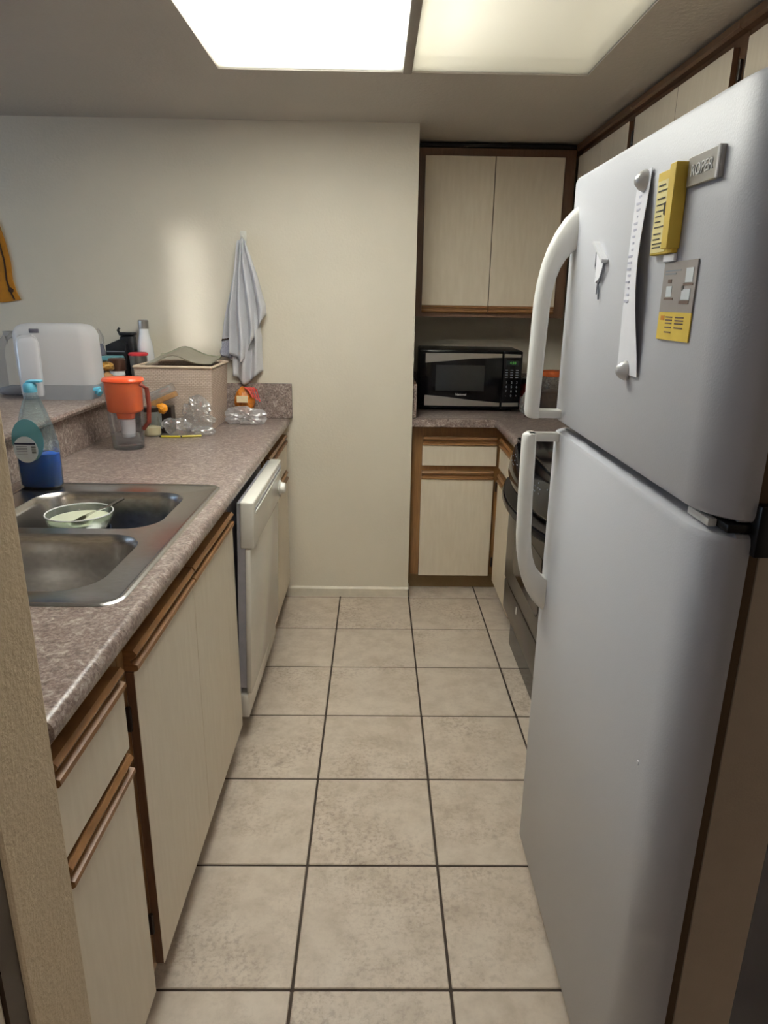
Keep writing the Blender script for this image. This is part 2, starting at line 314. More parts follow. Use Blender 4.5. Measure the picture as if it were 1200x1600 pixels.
# ================================================================== CABINET BUILDER  (canonical: front faces -v, u to the right)
RAIL = [(0, 0), (-.022, 0), (-.0265, .004), (-.0255, .012), (-.013, .016), (-.013, .023), (-.0225, .027), (-.0255, .034), (-.019, .042), (0, .042)]
def front(root, kind, u0, u1, z0, z1, rail=None, inset=0.0, dmat='laminate'):
    d = B().box(u0, u1, -.019, -.0005, z0, z1, .0012, 1).out(kind, dmat, root)
    d.data.materials.append(MATS['oak_dark']); vd = (XF.to_3x3() @ Vector((0, 1, 0)))
    for p in d.data.polygons:
        if abs(p.normal.dot(vd)) < .5: p.material_index = 1
    if rail == 'top': B().prism([(p, z1+q+.0005) for p, q in RAIL], 'x', u0+.002, u1-.002).out('pull_rail', 'oak_rail', d, 25)
    if rail == 'bottom': B().prism([(p*.85, z0-.0005-q*.8) for p, q in RAIL], 'x', u0, u1).out('pull_rail', 'oak_rail', d, 25)
    return d
def hinge(root, u, z): B().box(u-.004, u+.004, -.010, -.0005, z-.026, z+.026, .002, 1).out('hinge', 'jar_dark', root)
def cabinet(name, label, xf, u0, u1, z0, z1, depth, toe=0.0, fmat='oak_vertical', cat='cabinet', group=None, back=True):
    global XF
    XF = xf; t = thing(name, label, cat, group); th = .016
    b = B(); b.box(u0, u0+th, .018, depth, z0, z1).box(u1-th, u1, .018, depth, z0, z1).box(u0+th, u1-th, .018, depth, z0, z0+th)
    if back: b.box(u0+th, u1-th, depth-th, depth, z0+th, z1)
    b.out('body', 'cabinet_inside', t, 0)
    B().box(u0, u1, 0, .018, z0, z1).out('face_frame', fmat, t, 0)
    if toe: B().box(u0, u1, toe, toe+.016, 0, z0-.0005).out('toe_kick', 'toe_oak', t, 0)
    return t
def Mleft(xf): return ROTL @ Matrix.Translation((xf, 0, 0)) @ Matrix.Rotation(R(90), 4, 'Z')
def Mback(yf): return Matrix.Translation((0, yf, 0))
def Mright(xf): return Matrix.Translation((xf, 0, 0)) @ Matrix.Rotation(R(-90), 4, 'Z')
ROTL = Matrix.Translation((-.42, .8, 0)) @ Matrix.Rotation(-0.007, 4, 'Z') @ Matrix.Translation((.42, -.8, 0))
ID = Matrix.Identity(4)

# ------------------------------------------------------------------ left run
FL = Mleft(-0.4525); DZ0 = .095
t = cabinet('base_cabinet', 'narrow base cabinet with drawer and door nearest the wall end', FL, .792, 1.082, .09, .866, .56, .06, group='base cabinets along the sink counter')
front(t, 'drawer', .797, 1.056, .672, .792, 'top'); front(t, 'door', .797, 1.056, DZ0, .618, 'top')
hinge(t, 1.066, .30); hinge(t, 1.066, .60)
t = cabinet('sink_cabinet', 'wide two-door cabinet under the steel sink', FL, 1.084, 1.992, .09, .866, .56, .06, group='base cabinets along the sink counter')
front(t, 'door', 1.112, 1.5165, .1, .79, 'top'); front(t, 'door', 1.5195, 1.966, .1, .79, 'top'); hinge(t, 1.100, .22); hinge(t, 1.100, .70)
t = cabinet('base_cabinet', 'small base cabinet between dishwasher and far wall', FL, 2.655, 3.225, .09, .866, .56, .06, group='base cabinets along the sink counter')
front(t, 'drawer', 2.675, 3.195, .672, .792, 'top'); front(t, 'door', 2.675, 3.195, DZ0, .618, 'top')

# countertop with sink cut-out
XF = ROTL; CT = .906; CB = .868
SX0, SX1, SY0, SY1 = -1.010, -.482, 1.160, 1.975
t = thing('countertop', 'speckled brown laminate countertop around the sink', 'countertop')
b = B(); r = .015
nose = [(-.49, CB), (-.428, CB)]+[(-.435+.015*math.cos(R(a)), CB+.015+.015*math.sin(R(a))) for a in (-60, -30, 0)]+[(-.436+.016*math.cos(R(a)), CT-.016+.016*math.sin(R(a))) for a in (0, 22, 45, 68, 90)]+[(-.49, CT)]
b.prism(nose, 'y', .79, 3.231)
b.box(-1.078, SX0, SY0, SY1, CB, CT).box(-1.078, -.49, .79, SY0, CB, CT).box(-1.078, -.49, SY1, 3.231, CB, CT)
b.out('slab', 'granite', t, 40)
B().box(-1.0775, -.405, 3.212, 3.231, CT+.0005, 1.066, .002, 1).out('backsplash', 'granite', t)
# pony wall + bar ledge
struct(B().box(-1.22, -1.0905, .79, 3.230, 0, 1.0405).out('wall_pony', 'wall_paint', smooth=0))
b = B(); led = [(-1.50, 1.042), (-1.057, 1.042), (-1.050, 1.046), (-1.047, 1.054), (-1.050, 1.062), (-1.057, 1.066), (-1.50, 1.066)]
b.prism(led, 'y', .792, 3.231);
b.box(-1.052, -1.008, 3.06, 3.2115, 1.042, 1.066, .003, 1)
t = thing('bar_ledge', 'raised speckled laminate bar ledge behind the sink', 'ledge')
b.out('ledge_top', 'granite', t)
B().box(-1.090, -1.0785, .792, 3.211, CT+.0005, 1.0405).out('bar_splash', 'granite', t, 0)

# sink
t = thing('kitchen_sink', 'double-bowl stainless steel kitchen sink set in the counter', 'sink')
def bowl_loop(x0, x1, y0, y1, r, z): return rrect(x0, x1, y0, y1, r, z, 7)
BW = [(-.945, -.535, 1.203, 1.535), (-.945, -.535, 1.575, 1.905)]
bm = bmesh.new(); zr = CT+.0045; es = []
def loop(pts):
    vs_ = [bm.verts.new(p) for p in pts]; return [bm.edges.new((vs_[i], vs_[(i+1) % len(vs_)])) for i in range(len(vs_))], vs_
e0, o0 = loop(rrect(-1.012, -.478, 1.156, 1.977, .03, zr-.0035)); es += e0
for q in BW: es += loop(bowl_loop(*q, .085, zr-.0035))[0]
bmesh.ops.triangle_fill(bm, edges=es, use_beauty=True)
prev = o0
for ex, zz in ((.004, .0025), (.009, .0042), (.014, .0035), (.018, .0006)):
    o1 = [bm.verts.new((p[0], p[1], zz-.0045+zr if zz > .001 else CT+.0005)) for p in rrect(-1.012-ex+.0, -.478+ex, 1.156-ex, 1.977+ex, .03+ex, 0)]
    for i in range(len(o0)): bm.faces.new((prev[i], prev[(i+1) % len(o0)], o1[(i+1) % len(o1)], o1[i]))
    prev = o1
b = B(); b.bm.free(); b.bm = bm; b.out('rim', 'steel', t, 30)
for q in BW:
    b = B(); rs = []; dep = .175
    for ins, rr, z in ((0, .085, 0), (.004, .083, -.004), (.010, .08, -.02), (.016, .078, -.10), (.022, .076, -dep+.03), (.032, .07, -dep+.01), (.055, .06, -dep), (.12, .03, -dep-.004)):
        rs.append(bowl_loop(q[0]+ins, q[1]-ins, q[2]+ins, q[3]-ins, rr, zr-.0035+z))
    b.rings(rs, (False, True)); bo = b.out('bowl', 'steel', t, 60)
    B().lathe(((q[0]+q[1])/2, (q[2]+q[3])/2, zr-dep-.004), [(.04, .0), (.042, .003), (.03, .003), (.026, .0005)], 24).out('drain', 'chrome', bo)
XF = ID

# dishwasher
XF = ROTL @ Matrix.Translation((-.436, 0, .10)) @ Matrix.Rotation(R(1.9), 4, 'Y') @ Matrix.Translation((.436, 0, -.10))
t = thing('dishwasher', 'white built-in dishwasher with its door standing slightly proud', 'dishwasher')
y0, y1 = 2.022, 2.628
B().box(-.455, -.43, y0+.006, y1-.006, .20, .84).out('inner_edge', 'dw_grey', t, 0)
d = B().box(-.43, -.412, y0, y1, .182, .692, .004).out('door_panel', 'dw_white', t)
b = B(); b.box(-.446, -.402, y0, y1, .694, .846, .006, 3); cp = b.out('control_panel', 'dw_white', t)
B().box(-.4025, -.398, y0+.03, y1-.02, .800, .812, .002).out('handle_lip', 'dw_white', cp)
B().box(-.403, -.4005, y0+.03, y1-.02, .812, .824).out('handle_recess', 'dw_grey', cp, 0)
XFk = XF
XF = XFk @ Matrix.Translation((-.402, 2.575, .745)) @ Matrix.Rotation(R(90), 4, 'Y')
B().lathe((0, 0, 0), [(.030, -.001), (.030, .004), (.022, .008), (.020, .022), (.016, .025)], 24).out('dial_knob', 'white_plastic', cp)
XF = ROTL
B().box(-.45, -.422, y0, y1, .09, .176, .004).out('lower_panel', 'dw_white', t)
B().box(-.98, -.458, y0+.004, y1-.004, .085, .84).out('tub', 'dw_grey', t, 0)
B().box(-.53, -.50, y0, y1, 0, .084).out('toe_kick', 'black_plastic', t, 0)
XF = ID

# ------------------------------------------------------------------ back corner run
FB = Mback(3.318)
t = cabinet('corner_cabinet', 'oak-framed base cabinet with drawer and door below the microwave', FB, .180, .648, .09, .866, .52, .045)
front(t, 'drawer', .231, .595, .668, .768, 'top'); front(t, 'door', .229, .588, .088, .598, 'top')
hinge(t, .604, .16); hinge(t, .604, .56)
FR = Mright(.618)
t = cabinet('side_cabinet', 'narrow base cabinet with chipped drawer next to the black range', FR, -3.314, -2.79, .09, .866, .58, .045)
front(t, 'drawer', -3.245, -2.80, .672, .775, 'top'); front(t, 'door', -3.245, -2.80, .088, .60, 'top')
XF = ID
B().box(.592, .5995, 2.862, 2.90, .672, .70).out('chip', 'cream_pack', t, 0)
t = thing('corner_countertop', 'L-shaped speckled laminate countertop under the microwave', 'countertop')
b = B()
def nosep(c, sgn): return [(c+sgn*.06, CB), (c+sgn*.008, CB), (c+sgn*.002, CB+.006), (c, CB+.018), (c+sgn*.002, CT-.01), (c+sgn*.008, CT-.003), (c+sgn*.016, CT), (c+sgn*.06, CT)]
b.prism([(p[0], p[1]) for p in nosep(3.245, 1)], 'x', XA+.001, .5698)
b.prism([(p[0], p[1]) for p in nosep(.568, 1)], 'y', 2.752, 3.2449)
b.box(XA+.001, 1.224, 3.245, 3.305, CB+.0004, CT-.0004).box(XA+.001, 1.224, 3.305, YB-.001, CB, CT).box(.628, 1.224, 2.752, 3.245, CB, CT)
b.out('slab', 'granite', t, 40)
B().box(XA+.001, XA+.02, 3.262, YB-.022, CT+.0005, 1.066, .002, 1).out('side_splash', 'granite', t)
B().box(XA+.001, 1.204, YB-.02, YB-.001, CT+.0005, 1.066, .002, 1).out('backsplash', 'granite', t)
B().box(1.205, 1.224, 2.752, YB-.001, CT+.0005, 1.066, .002, 1).out('side_splash', 'granite', t)

# upper cabinets
UB = 1.366; UD = .31
t = cabinet('upper_cabinet', 'two-door wall cabinet hanging above the microwave', Mback(3.567), XA+.002, .930, UB, ZC-.012, UD, fmat='oak_dark', group='upper cabinets')
front(t, 'door', .222, .5485, 1.421, 2.088, 'bottom'); front(t, 'door', .5515, .876, 1.421, 2.088, 'bottom')
B().prism([(-.004, ZC-.028), (-.012, ZC-.024), (-.012, ZC-.012), (0, ZC-.012), (0, ZC-.028)], 'x', XA+.002, .930).out('top_moulding', 'black_plastic', t)
FU = Mright(.952)
LB = ['two-door upper cabinet in the far corner above the side counter', 'two-door upper cabinet on the right wall above the range', 'upper cabinet above the white refrigerator']
for (ya, yb, zb, lab, ds) in ((2.838, 3.545, UB, LB[0], ((2.868, 3.20), (3.204, 3.53))), (2.042, 2.836, UB+.25, LB[1], ((2.085, 2.432), (2.436, 2.805))), (1.10, 2.040, 1.76, LB[2], ((1.12, 1.55), (1.554, 2.005)))):
    t = cabinet('upper_cabinet', lab, FU, -yb, -ya, zb, ZC-.012, UD-.04, fmat='oak_dark', group='upper cabinets')
    for (a, c) in ds: front(t, 'door', -c, -a, zb+.055, 2.09, 'bottom')
    B().prism([(-.022, ZC-.036), (-.030, ZC-.030), (-.030, ZC-.012), (0, ZC-.012), (0, ZC-.036)], 'x', -yb, -ya).out('top_moulding', 'oak_dark', t)
    hinge(t, -ya-.018, 2.03); hinge(t, -yb+.012, 2.03)
XF = ID

# ------------------------------------------------------------------ range
t = thing('range', 'black and grey electric range with bowed control panel and handle', 'stove')
ra, rb = 1.992, 2.748; ym = (ra+rb)/2
B().box(.592, 1.21, ra, rb, .17, .90).out('body', 'black_plastic', t, 0)
B().box(.60, 1.20, ra+.01, rb-.01, 0, .169).out('plinth', 'black_gloss', t, 0)
B().box(.575, 1.215, ra-.002, rb+.002, .901, .918, .004).out('cooktop', 'black_gloss', t)
for (px, py, pr) in ((.76, 2.20, .10), (.76, 2.55, .08), (1.03, 2.20, .08), (1.03, 2.55, .10)):
    B().lathe((px, py, .9182), [(pr, 0), (pr, .0006), (pr-.004, .0006), (pr-.004, 0)], 32, cap=(False, False)).out('burner_ring', 'print_grey', t)
B().box(1.17, 1.215, ra, rb, .9185, 1.00, .006).out('rear_guard', 'black_gloss', t)
def bow(y, d): return -d*(1-((y-ym)/(rb-ym))**2)
N = 16; ys = [ra+(rb-ra)*i/N for i in range(N+1)]
b = B(); rs = []
for y in ys:
    q = bow(y, .045); rs.append([(.592, y, .775), (.556+q, y, .780), (.548+q, y, .800), (.553+q*.9, y, .835), (.568+q*.6, y, .885), (.578, y, .900), (.592, y, .900)])
b.rings(rs); cp = b.out('control_panel', 'black_gloss', t, 50)
random.seed(4)
for i in range(26):
    y = ym+random.uniform(-.32, .32); q = bow(y, .045); k = random.choice((.25, .5, .75)); z = .835+k*.05; xx = .553+q*.9+(.015-q*.3)*k-.0012
    B().box(xx-.0005, xx+.001, y-.004, y+.004, z-.002, z+.002).out('button_mark', 'print_grey', cp, 0)
b = B(); rs = []
for y in ys: rs.append([(.592, y, .315), (.566, y, .315), (.562, y, .32), (.562, y, .742), (.568, y, .752), (.592, y, .756)])
b.rings(rs); dr = b.out('oven_door', 'range_steel', t, 40)
B().prism([(ym-.20, .40), (ym+.20, .40), (ym+.225, .425), (ym+.225, .62), (ym-.225, .62), (ym-.225, .425)], 'x', .5605, .5625).out('oven_window', 'black_gloss', dr, 0)
b = B(); rs = []
for y in ys:
    q = bow(y, .062); x0 = .556+q
    rs.append([(x0-.016, y, .722), (x0-.019, y, .732), (x0-.014, y, .744), (x0+.006, y, .748), (x0+.010, y, .738), (x0+.006, y, .722)])
b.rings(rs); hb = b.out('door_handle', 'black_gloss', dr, 40)
b = B(); rs = []
for y in ys:
    q = bow(y, .062); rs.append([(.563, y, .742), (.556+q-.010, y, .7485), (.556+q-.010, y, .7525), (.563, y, .756)])
b.rings(rs); b.out('handle_shelf', 'range_steel', dr, 40)
sd = B().box(.563, .592, ra+.002, rb-.002, .176, .308, .004).out('storage_drawer', 'range_steel', t)
B().box(.5615, .5632, 2.472, 2.486, .262, .292, .0005, 1).out('badge', 'letter_silver', sd)
B().box(.590, .60, ra+.002, rb-.002, .150, .168).out('trim_strip', 'brushed_silver', t, 0)

# ------------------------------------------------------------------ refrigerator
t = thing('refrigerator', 'white top-freezer refrigerator on the right', 'refrigerator')
fa, fb, FX = .792, 1.552, .405
B().box(.478, 1.19, fa+.004, fb-.004, .02, 1.675, .004).out('body', 'fridge_side', t)
B().box(.50, .53, fa+.02, fb-.02, 0, .019).out('base_grille', 'black_plastic', t, 0)
def door(name, z0, z1):
    n = 8; pts = [(.4625, fb), ]
    r1, r2 = .016, .055
    pts = [(.4625, fb)] + [(FX+r1-r1*math.sin(R(90*i/5)), fb-r1+r1*math.cos(R(90*i/5))) for i in range(6)]
    pts += [(FX+.050-.050*math.cos(R(90*i/n)), fa+.075-.075*math.sin(R(90*i/n))) for i in range(n+1)] + [(.4625, fa)]
    b = B(); rs = []
    cx, cy = .436, (fa+fb)/2
    for z, s in ((z0, .012), (z0+.004, .004), (z0+.012, 0), (z1-.012, 0), (z1-.004, .004), (z1, .012)):
        rs.append([(p[0]+(s if p[0] < cx else 0), p[1]+(s if p[1] < cy else -s)*.6, z) for p in pts])
    b.rings(rs); d_ = b.out(name, 'fridge_white', t, 30)
    B().box(.463, .4775, fa+.006, fb-.012, z0+.012, z1-.012).out('gasket', 'gasket', d_, 0)
    return d_
fz = door('freezer_door', 1.186, 1.687); fd = door('fridge_door', .042, 1.170)
def handle(par, outer, inner, foot):
    yc0, yc1 = 1.490, 1.530
    b = B(); n = len(outer); rs = []
    for (xo, zo), (xi, zi) in zip(outer, inner):
        o_, i_ = Vector((xo, 0, zo)), Vector((xi, 0, zi)); d_ = (i_-o_); L_ = d_.length; d_ = d_/L_
        ring = []
        for k, y in ((1.0, yc0+.004), (1.0, yc1-.004), (.85, yc1), (.42, yc1), (.18, yc1-.004), (.04, yc1-.011), (0, (yc0+yc1)/2), (.04, yc0+.011), (.18, yc0+.004), (.42, yc0), (.85, yc0)):
            p = o_+d_*(L_*k); ring.append((p.x, y, p.z))
        rs.append(ring)
    b.rings(rs); h = b.out('handle', 'white_plastic', par, 40)
    B().box(outer[-1][0]+.004, FX+.003, yc0+.003, yc1-.003, foot[0], foot[1], .004).out('handle_foot', 'white_plastic', h); return h
OU = [(.407, 1.628), (.396, 1.620), (.380, 1.603), (.364, 1.578), (.351, 1.549), (.341, 1.517), (.334, 1.480), (.330, 1.440), (.328, 1.34), (.327, 1.215), (.329, 1.2035), (.335, 1.199)]
IN = [(.407, 1.545), (.401, 1.542), (.394, 1.535), (.385, 1.524), (.376, 1.508), (.369, 1.488), (.364, 1.463), (.361, 1.430), (.358, 1.34), (.356, 1.219), (.356, 1.2035), (.356, 1.199)]
handle(fz, OU, IN, (1.199, 1.2165))
handle(fd, [(x-.001, 1.199-z+1.1645) for x, z in OU[:8]]+[(.327, 1.02), (.326, 1.150), (.328, 1.160), (.334, 1.1645)], [(x-.001, 1.199-z+1.1645) for x, z in IN[:8]]+[(.357, 1.02), (.355, 1.146), (.355, 1.160), (.355, 1.1645)], (1.147, 1.1645))
b = B(); b.box(.432, .492, fa+.004, fa+.10, 1.1725, 1.1835, .002).box(.462, .492, fa-.010, fa+.012, 1.145, 1.211, .003)
b.out('hinge', 'black_plastic', t)
B().box(.42, .432, fa+.03, fa+.09, 1.1725, 1.1835, .002).out('hinge_cap', 'white_plastic', t)
bd = B().box(FX-.006, FX+.001, .886, .974, 1.584, 1.620, .001, 1).out('nameplate', 'brushed_silver', fz)
B().box(FX-.0075, FX-.0055, .886, .892, 1.584, 1.620, .0005, 1).out('plate_edge', 'letter_silver', bd)
text('nameplate_lettering', 'ROPER', .020, 'letter_silver', bd, Matrix.Translation((FX-.0062, .932, 1.602)) @ Matrix.Rotation(R(-90), 4, 'Z') @ Matrix.Rotation(R(90), 4, 'X'), .0008)
B().lathe((0, 0, 0), [(.001, 0), (.001, .001)], 8).bm.free()
B().box(FX-.0012, FX+.001, .884, .889, .770, .777, .0005, 1).out('paint_blob', 'bottle_white', fd)

# ---- things on the fridge door
def dome_magnet(y, z, label):
    global XF
    XF = Matrix.Translation((FX, y, z)) @ Matrix.Rotation(R(-90), 4, 'Y')
    o = B().lathe((0, 0, .0022), [(.015, 0), (.016, .003), (.013, .010), (.007, .016), (.002, .018)], 20).out('fridge_magnet', 'magnet_grey'); XF = ID
    single(o, label, 'magnet', 'round magnets holding the long list')
dome_magnet(1.130, 1.617, 'grey round magnet at the top of the long white list')
dome_magnet(1.122, 1.338, 'grey round magnet at the bottom of the long white list')
t = thing('paper_list', 'long narrow white paper list held on the freezer door', 'paper')
b = B(); rs = []; rs2 = []
for i in range(13):
    k = i/12; z = 1.632-k*.30; lift = .002+.010*math.sin(math.pi*k)**1.5
    rs.append([(FX-.0016-lift*.2, 1.168, z), (FX-.0016-lift, 1.118-.022*k, z), (FX-.0016-lift*1.2, 1.108-.036*k, z), (FX-.0010-lift*1.2, 1.108-.036*k, z), (FX-.0010-lift, 1.118-.022*k, z), (FX-.0010-lift*.2, 1.168, z)])
b.rings(rs); b.out('sheet', 'white_paper', t, 60)
random.seed(9)
for i in range(17):
    z = 1.595-i*.0095; k = (1.632-z)/.30; lift = .002+.010*math.sin(math.pi*k)**1.5
    B().box(FX-.0026-lift*.62, FX-.0019-lift*.5, 1.131+random.uniform(0, .006), 1.140+random.uniform(.0, .014), z, z+.0030).out('writing', 'faint_ink', t, 0)
t = thing('yellow_notepad', 'yellow notepad with a handwritten list beside the nameplate', 'notepad')
pd = B().box(FX-.009, FX-.0006, .986, 1.064, 1.507, 1.616, .001, 1).out('pad', 'yellow_paper', t)
B().box(FX-.0100, FX-.0092, 1.010, 1.060, 1.510, 1.604).out('top_sheet', 'pale_yellow', t, 0)
B().box(FX-.018, FX-.0005, .982, 1.003, 1.512, 1.618, .001, 1).out('curled_edge', 'yellow_paper', t)
random.seed(3)
for i, z in enumerate((1.597, 1.590, 1.580, 1.572, 1.564, 1.557, 1.550, 1.543, 1.534, 1.527, 1.521, 1.516)):
    a = 1.054; e = a-random.uniform(.018, .040); B().box(FX-.0108, FX-.0101, e, a, z, z+.0016).out('writing', 'ink', t, 0)
B().box(FX-.016, FX-.0101, 1.006, 1.016, 1.556, 1.574, .002, 1).out('pin', 'jar_dark', t)
B().box(FX-.005, FX-.0006, .985, 1.022, 1.496, 1.506, .001, 1).out('backing_strip', 'white_paper', t)
t = thing('postcard', 'grey and yellow printed card stuck under the yellow notepad', 'card')
B().box(FX-.0022, FX-.0006, .914, 1.019, 1.430, 1.4955).out('photo_area', 'card_grey', t, 0)
B().box(FX-.0022, FX-.0006, .914, 1.019, 1.393, 1.430).out('yellow_area', 'yellow_paper', t, 0)
def ink(par, y, wd, z, h, m='ink'): B().box(FX-.0027, FX-.0021, y-wd, y, z, z+h).out('print', m, par, 0)
for (y, wd, z, h) in ((1.012, .05, 1.483, .002), (1.012, .035, 1.479, .002)): ink(t, y, wd, z, h, 'print_grey')
for (y, wd, z, h, mm_) in ((.945, .022, 1.468, .018, 'label_white'), (.95, .03, 1.464, .003, 'brown_print'), (1.0, .012, 1.468, .005, 'brown_print'), (1.003, .018, 1.450, .014, 'label_white'), (1.008, .03, 1.446, .003, 'brown_print'), (.952, .026, 1.446, .014, 'label_white'), (.953, .006, 1.458, .006, 'ink'), (.957, .03, 1.441, .004, 'brown_print')): ink(t, y, wd, z, h, mm_)
for r_, z in enumerate((1.4225, 1.4185, 1.4145, 1.409, 1.4025)):
    ink(t, .993, .022, z, .0018, 'brown_print'); 
    if r_ < 4: ink(t, .962, .027, z, .0018, 'brown_print')
ink(t, 1.010, .012, 1.419, .006, 'orange_print')
t = thing('house_ornament', 'white wooden house-shaped ornament with string on the freezer door', 'ornament')
b = B(); roof = [(1.345, 1.546), (1.338, 1.548), (1.278, 1.514), (1.280, 1.508)]
b.prism(roof, 'x', FX-.012, FX-.0006); b.out('roof', 'bottle_white', t, 0)
B().prism([(1.336, 1.540), (1.290, 1.513), (1.302, 1.485), (1.330, 1.476)], 'x', FX-.005, FX-.0006).out('body', 'white_paper', t, 0)
B().tube([(FX-.006, 1.282, 1.510), (FX-.006, 1.287, 1.497), (FX-.005, 1.300, 1.484), (FX-.004, 1.312, 1.474), (FX-.003, 1.308, 1.462), (FX-.003, 1.306, 1.447)], .0018, 6).out('string', 'print_grey', t)
B().tube([(FX-.004, 1.340, 1.530), (FX-.005, 1.336, 1.505), (FX-.004, 1.326, 1.485), (FX-.004, 1.316, 1.474), (FX-.003, 1.320, 1.456)], .0012, 6).out('string', 'print_grey', t)

# ------------------------------------------------------------------ microwave
XF = Matrix.Translation((.475, 3.50, CT)) @ Matrix.Rotation(R(-1.5), 4, 'Z')
t = thing('microwave', 'black and silver microwave oven on the corner counter', 'microwave')
W_ = .255; Z1 = .302
B().box(-W_, W_, .022, .345, .014, Z1, .006).out('case', 'black_plastic', t)
for sx_ in (-1, 1):
    for yy in (.06, .30): B().lathe((sx_*.21, yy, .0006), [(.014, 0), (.014, .013)], 12).out('foot', 'rubber', t)
dr = B().box(-W_, .158, .0, .0215, .016, Z1-.002, .004).out('door', 'black_gloss', t)
B().box(.161, W_, .0, .0215, .016, Z1-.002, .004).out('control_panel', 'black_gloss', t)
B().box(-.175, .070, -.0012, -.0002, .102, .230, .0004, 1).out('door_window', 'window_mesh', dr)
B().prism([(-.228, .288), (.152, .288), (.152, .270), (.0, .263), (-.12, .250), (-.228, .240)], 'y', -.004, -.0003).out('upper_trim', 'brushed_silver', dr, 0)
B().prism([(-.228, .028), (.152, .028), (.152, .046), (.0, .058), (-.12, .072), (-.228, .080)], 'y', -.004, -.0003).out('lower_trim', 'brushed_silver', dr, 0)
B().prism([(.164, .288), (.246, .286), (.246, .272), (.164, .270)], 'y', -.004, -.0003).out('panel_trim', 'brushed_silver', t, 0)
B().prism([(.164, .028), (.246, .030), (.246, .048), (.164, .046)], 'y', -.004, -.0003).out('panel_trim', 'brushed_silver', t, 0)
RX = Matrix.Rotation(R(90), 4, 'X')
text('brand_lettering', 'National', .016, 'letter_silver', dr, Matrix.Translation((-.045, -.0012, .084)) @ RX, .0004)
B().box(.175, .236, -.0012, -.0002, .232, .256).out('display', 'black_glass', t, 0)
text('display_digits', '4:38', .018, 'clock_green', t, Matrix.Translation((.208, -.0016, .244)) @ RX, .0003)
for r_ in range(4):
    for c_ in range(3): B().box(.172+c_*.026, .186+c_*.026, -.0012, -.0002, .172+r_*.012, .175+r_*.012).out('button_mark', 'print_grey', t, 0)
for r_, row in enumerate(('123', '456', '789', '-0+')):
    for c_, ch in enumerate(row): text('key', ch, .016, 'print_grey', t, Matrix.Translation((.181+c_*.026, -.0012, .148-r_*.022)) @ RX, .0003)
XF = ID
# things right of the microwave
t = thing('patterned_jar', 'red patterned glass jar right beside the microwave', 'jar')
B().lathe((.785, 3.60, CT+.0005), [(.035, 0), (.040, .01), (.040, .11), (.034, .13), (.030, .135)], 24).out('jar_body', 'red_glass', t)
B().lathe((.785, 3.60, CT+.136), [(.033, 0), (.033, .02), (.028, .024)], 24).out('lid', 'jar_dark', t)
t = thing('glass_canister', 'glass canister with rust-coloured lid behind the fridge handle', 'jar')
B().lathe((.875, 3.42, CT+.0005), [(.060, 0), (.064, .01), (.064, .17), (.055, .19)], 28, cap=(True, False)).out('canister_body', 'clear_glass', t)
B().lathe((.875, 3.42, CT+.004), [(.058, 0), (.060, .01), (.060, .11), (.02, .125)], 28).out('contents', 'jar_brown', t)
B().lathe((.875, 3.42, CT+.191), [(.060, 0), (.062, .003), (.062, .022), (.055, .026)], 28).out('lid', 'rust_lid', t)
t = thing('twist_bag', 'clear plastic bag of snacks on the counter by the range', 'bag')
crumple('bag_film', (.735, 3.335, CT+.062), (.038, .05, .055), 'film', t, 14, .3, 22, 3, CT+.001); crumple('contents', (.735, 3.335, CT+.045), (.026, .036, .036), 'jar_brown', t, 15, .3, 30, 2, CT+.003)

# ------------------------------------------------------------------ things on the left counter and bar ledge
LZ = 1.0665
# towel
t = thing('hand_towel', 'light grey towel hanging from a hook on the far wall', 'towel')
YT = YW-.002
def cloth(name, mat, x0f, x1f, ztop, zbf, amp, base, folds, ph, nu=46, nv=40, par=None):
    rows = []
    for j in range(nv+1):
        v = j/nv; row = []
        for i in range(nu+1):
            u = i/nu; zb = zbf(u); z = ztop-(ztop-zb)*v-.012*abs(u-.5)*2*(1-v); x = x0f(v)+(x1f(v)-x0f(v))*u
            a = amp*(0.25+0.75*min(1, v*1.6)); d = base+a*(0.5+0.5*math.sin(folds*2*math.pi*u+ph+v*1.2))+.006*noise.noise(Vector((u*4, v*5, ph)))
            row.append((x+.004*math.sin(7*v+u*5), YT-max(.002, d), z))
        rows.append(row)
    b = B(); b.rings(rows, (False, False), closed=False); o = b.out(name, mat, par, 80)
    md = o.modifiers.new('thickness', 'SOLIDIFY'); md.thickness = .004; md.offset = 0; return o
lerp = lambda a, b_, k: a+(b_-a)*k
cloth('back_fold', 'towel', lambda v: lerp(-.612, -.700, min(1, v*1.1)), lambda v: lerp(-.585, -.628, min(1, v*1.4)), 1.655, lambda u: 1.185-.02*u, .026, .006, 1.6, 0.4, par=t)
cloth('towel_band', 'towel_band', lambda v: lerp(-.694, -.703, v), lambda v: lerp(-.640, -.646, v), 1.262, lambda u: 1.190-.012*u, .006, .034, 1.0, 1.2, 16, 8, par=t)
cloth('band_line', 'dark_line', lambda v: -.694, lambda v: -.640, 1.268, lambda u: 1.264, .004, .037, 1.0, 1.2, 10, 2, par=t)
cloth('middle_fold', 'towel', lambda v: lerp(-.600, -.655, v**.8), lambda v: lerp(-.575, -.515, min(1, (v*1.35))**.9), 1.675, lambda u: 1.065+.11*max(0, u-.45)+.10*max(0, .35-u), .040, .012, 2.2, 2.0, par=t)
cloth('front_fold', 'towel', lambda v: lerp(-.604, -.658, v**.7), lambda v: lerp(-.568, -.488, min(1, v*1.15)**1.1), 1.690, lambda u: 1.235-.07*(1-abs(2*u-.55))+.17*max(0, u-.35), .050, .026, 3.3, .6, 70, 44, par=t)
h_ = thing('wall_hook', 'small white adhesive hook above the towel', 'hook')
B().box(-.598, -.570, YW-.006, YW-.0005, 1.672, 1.720, .003).out('plate', 'hook_white', h_)
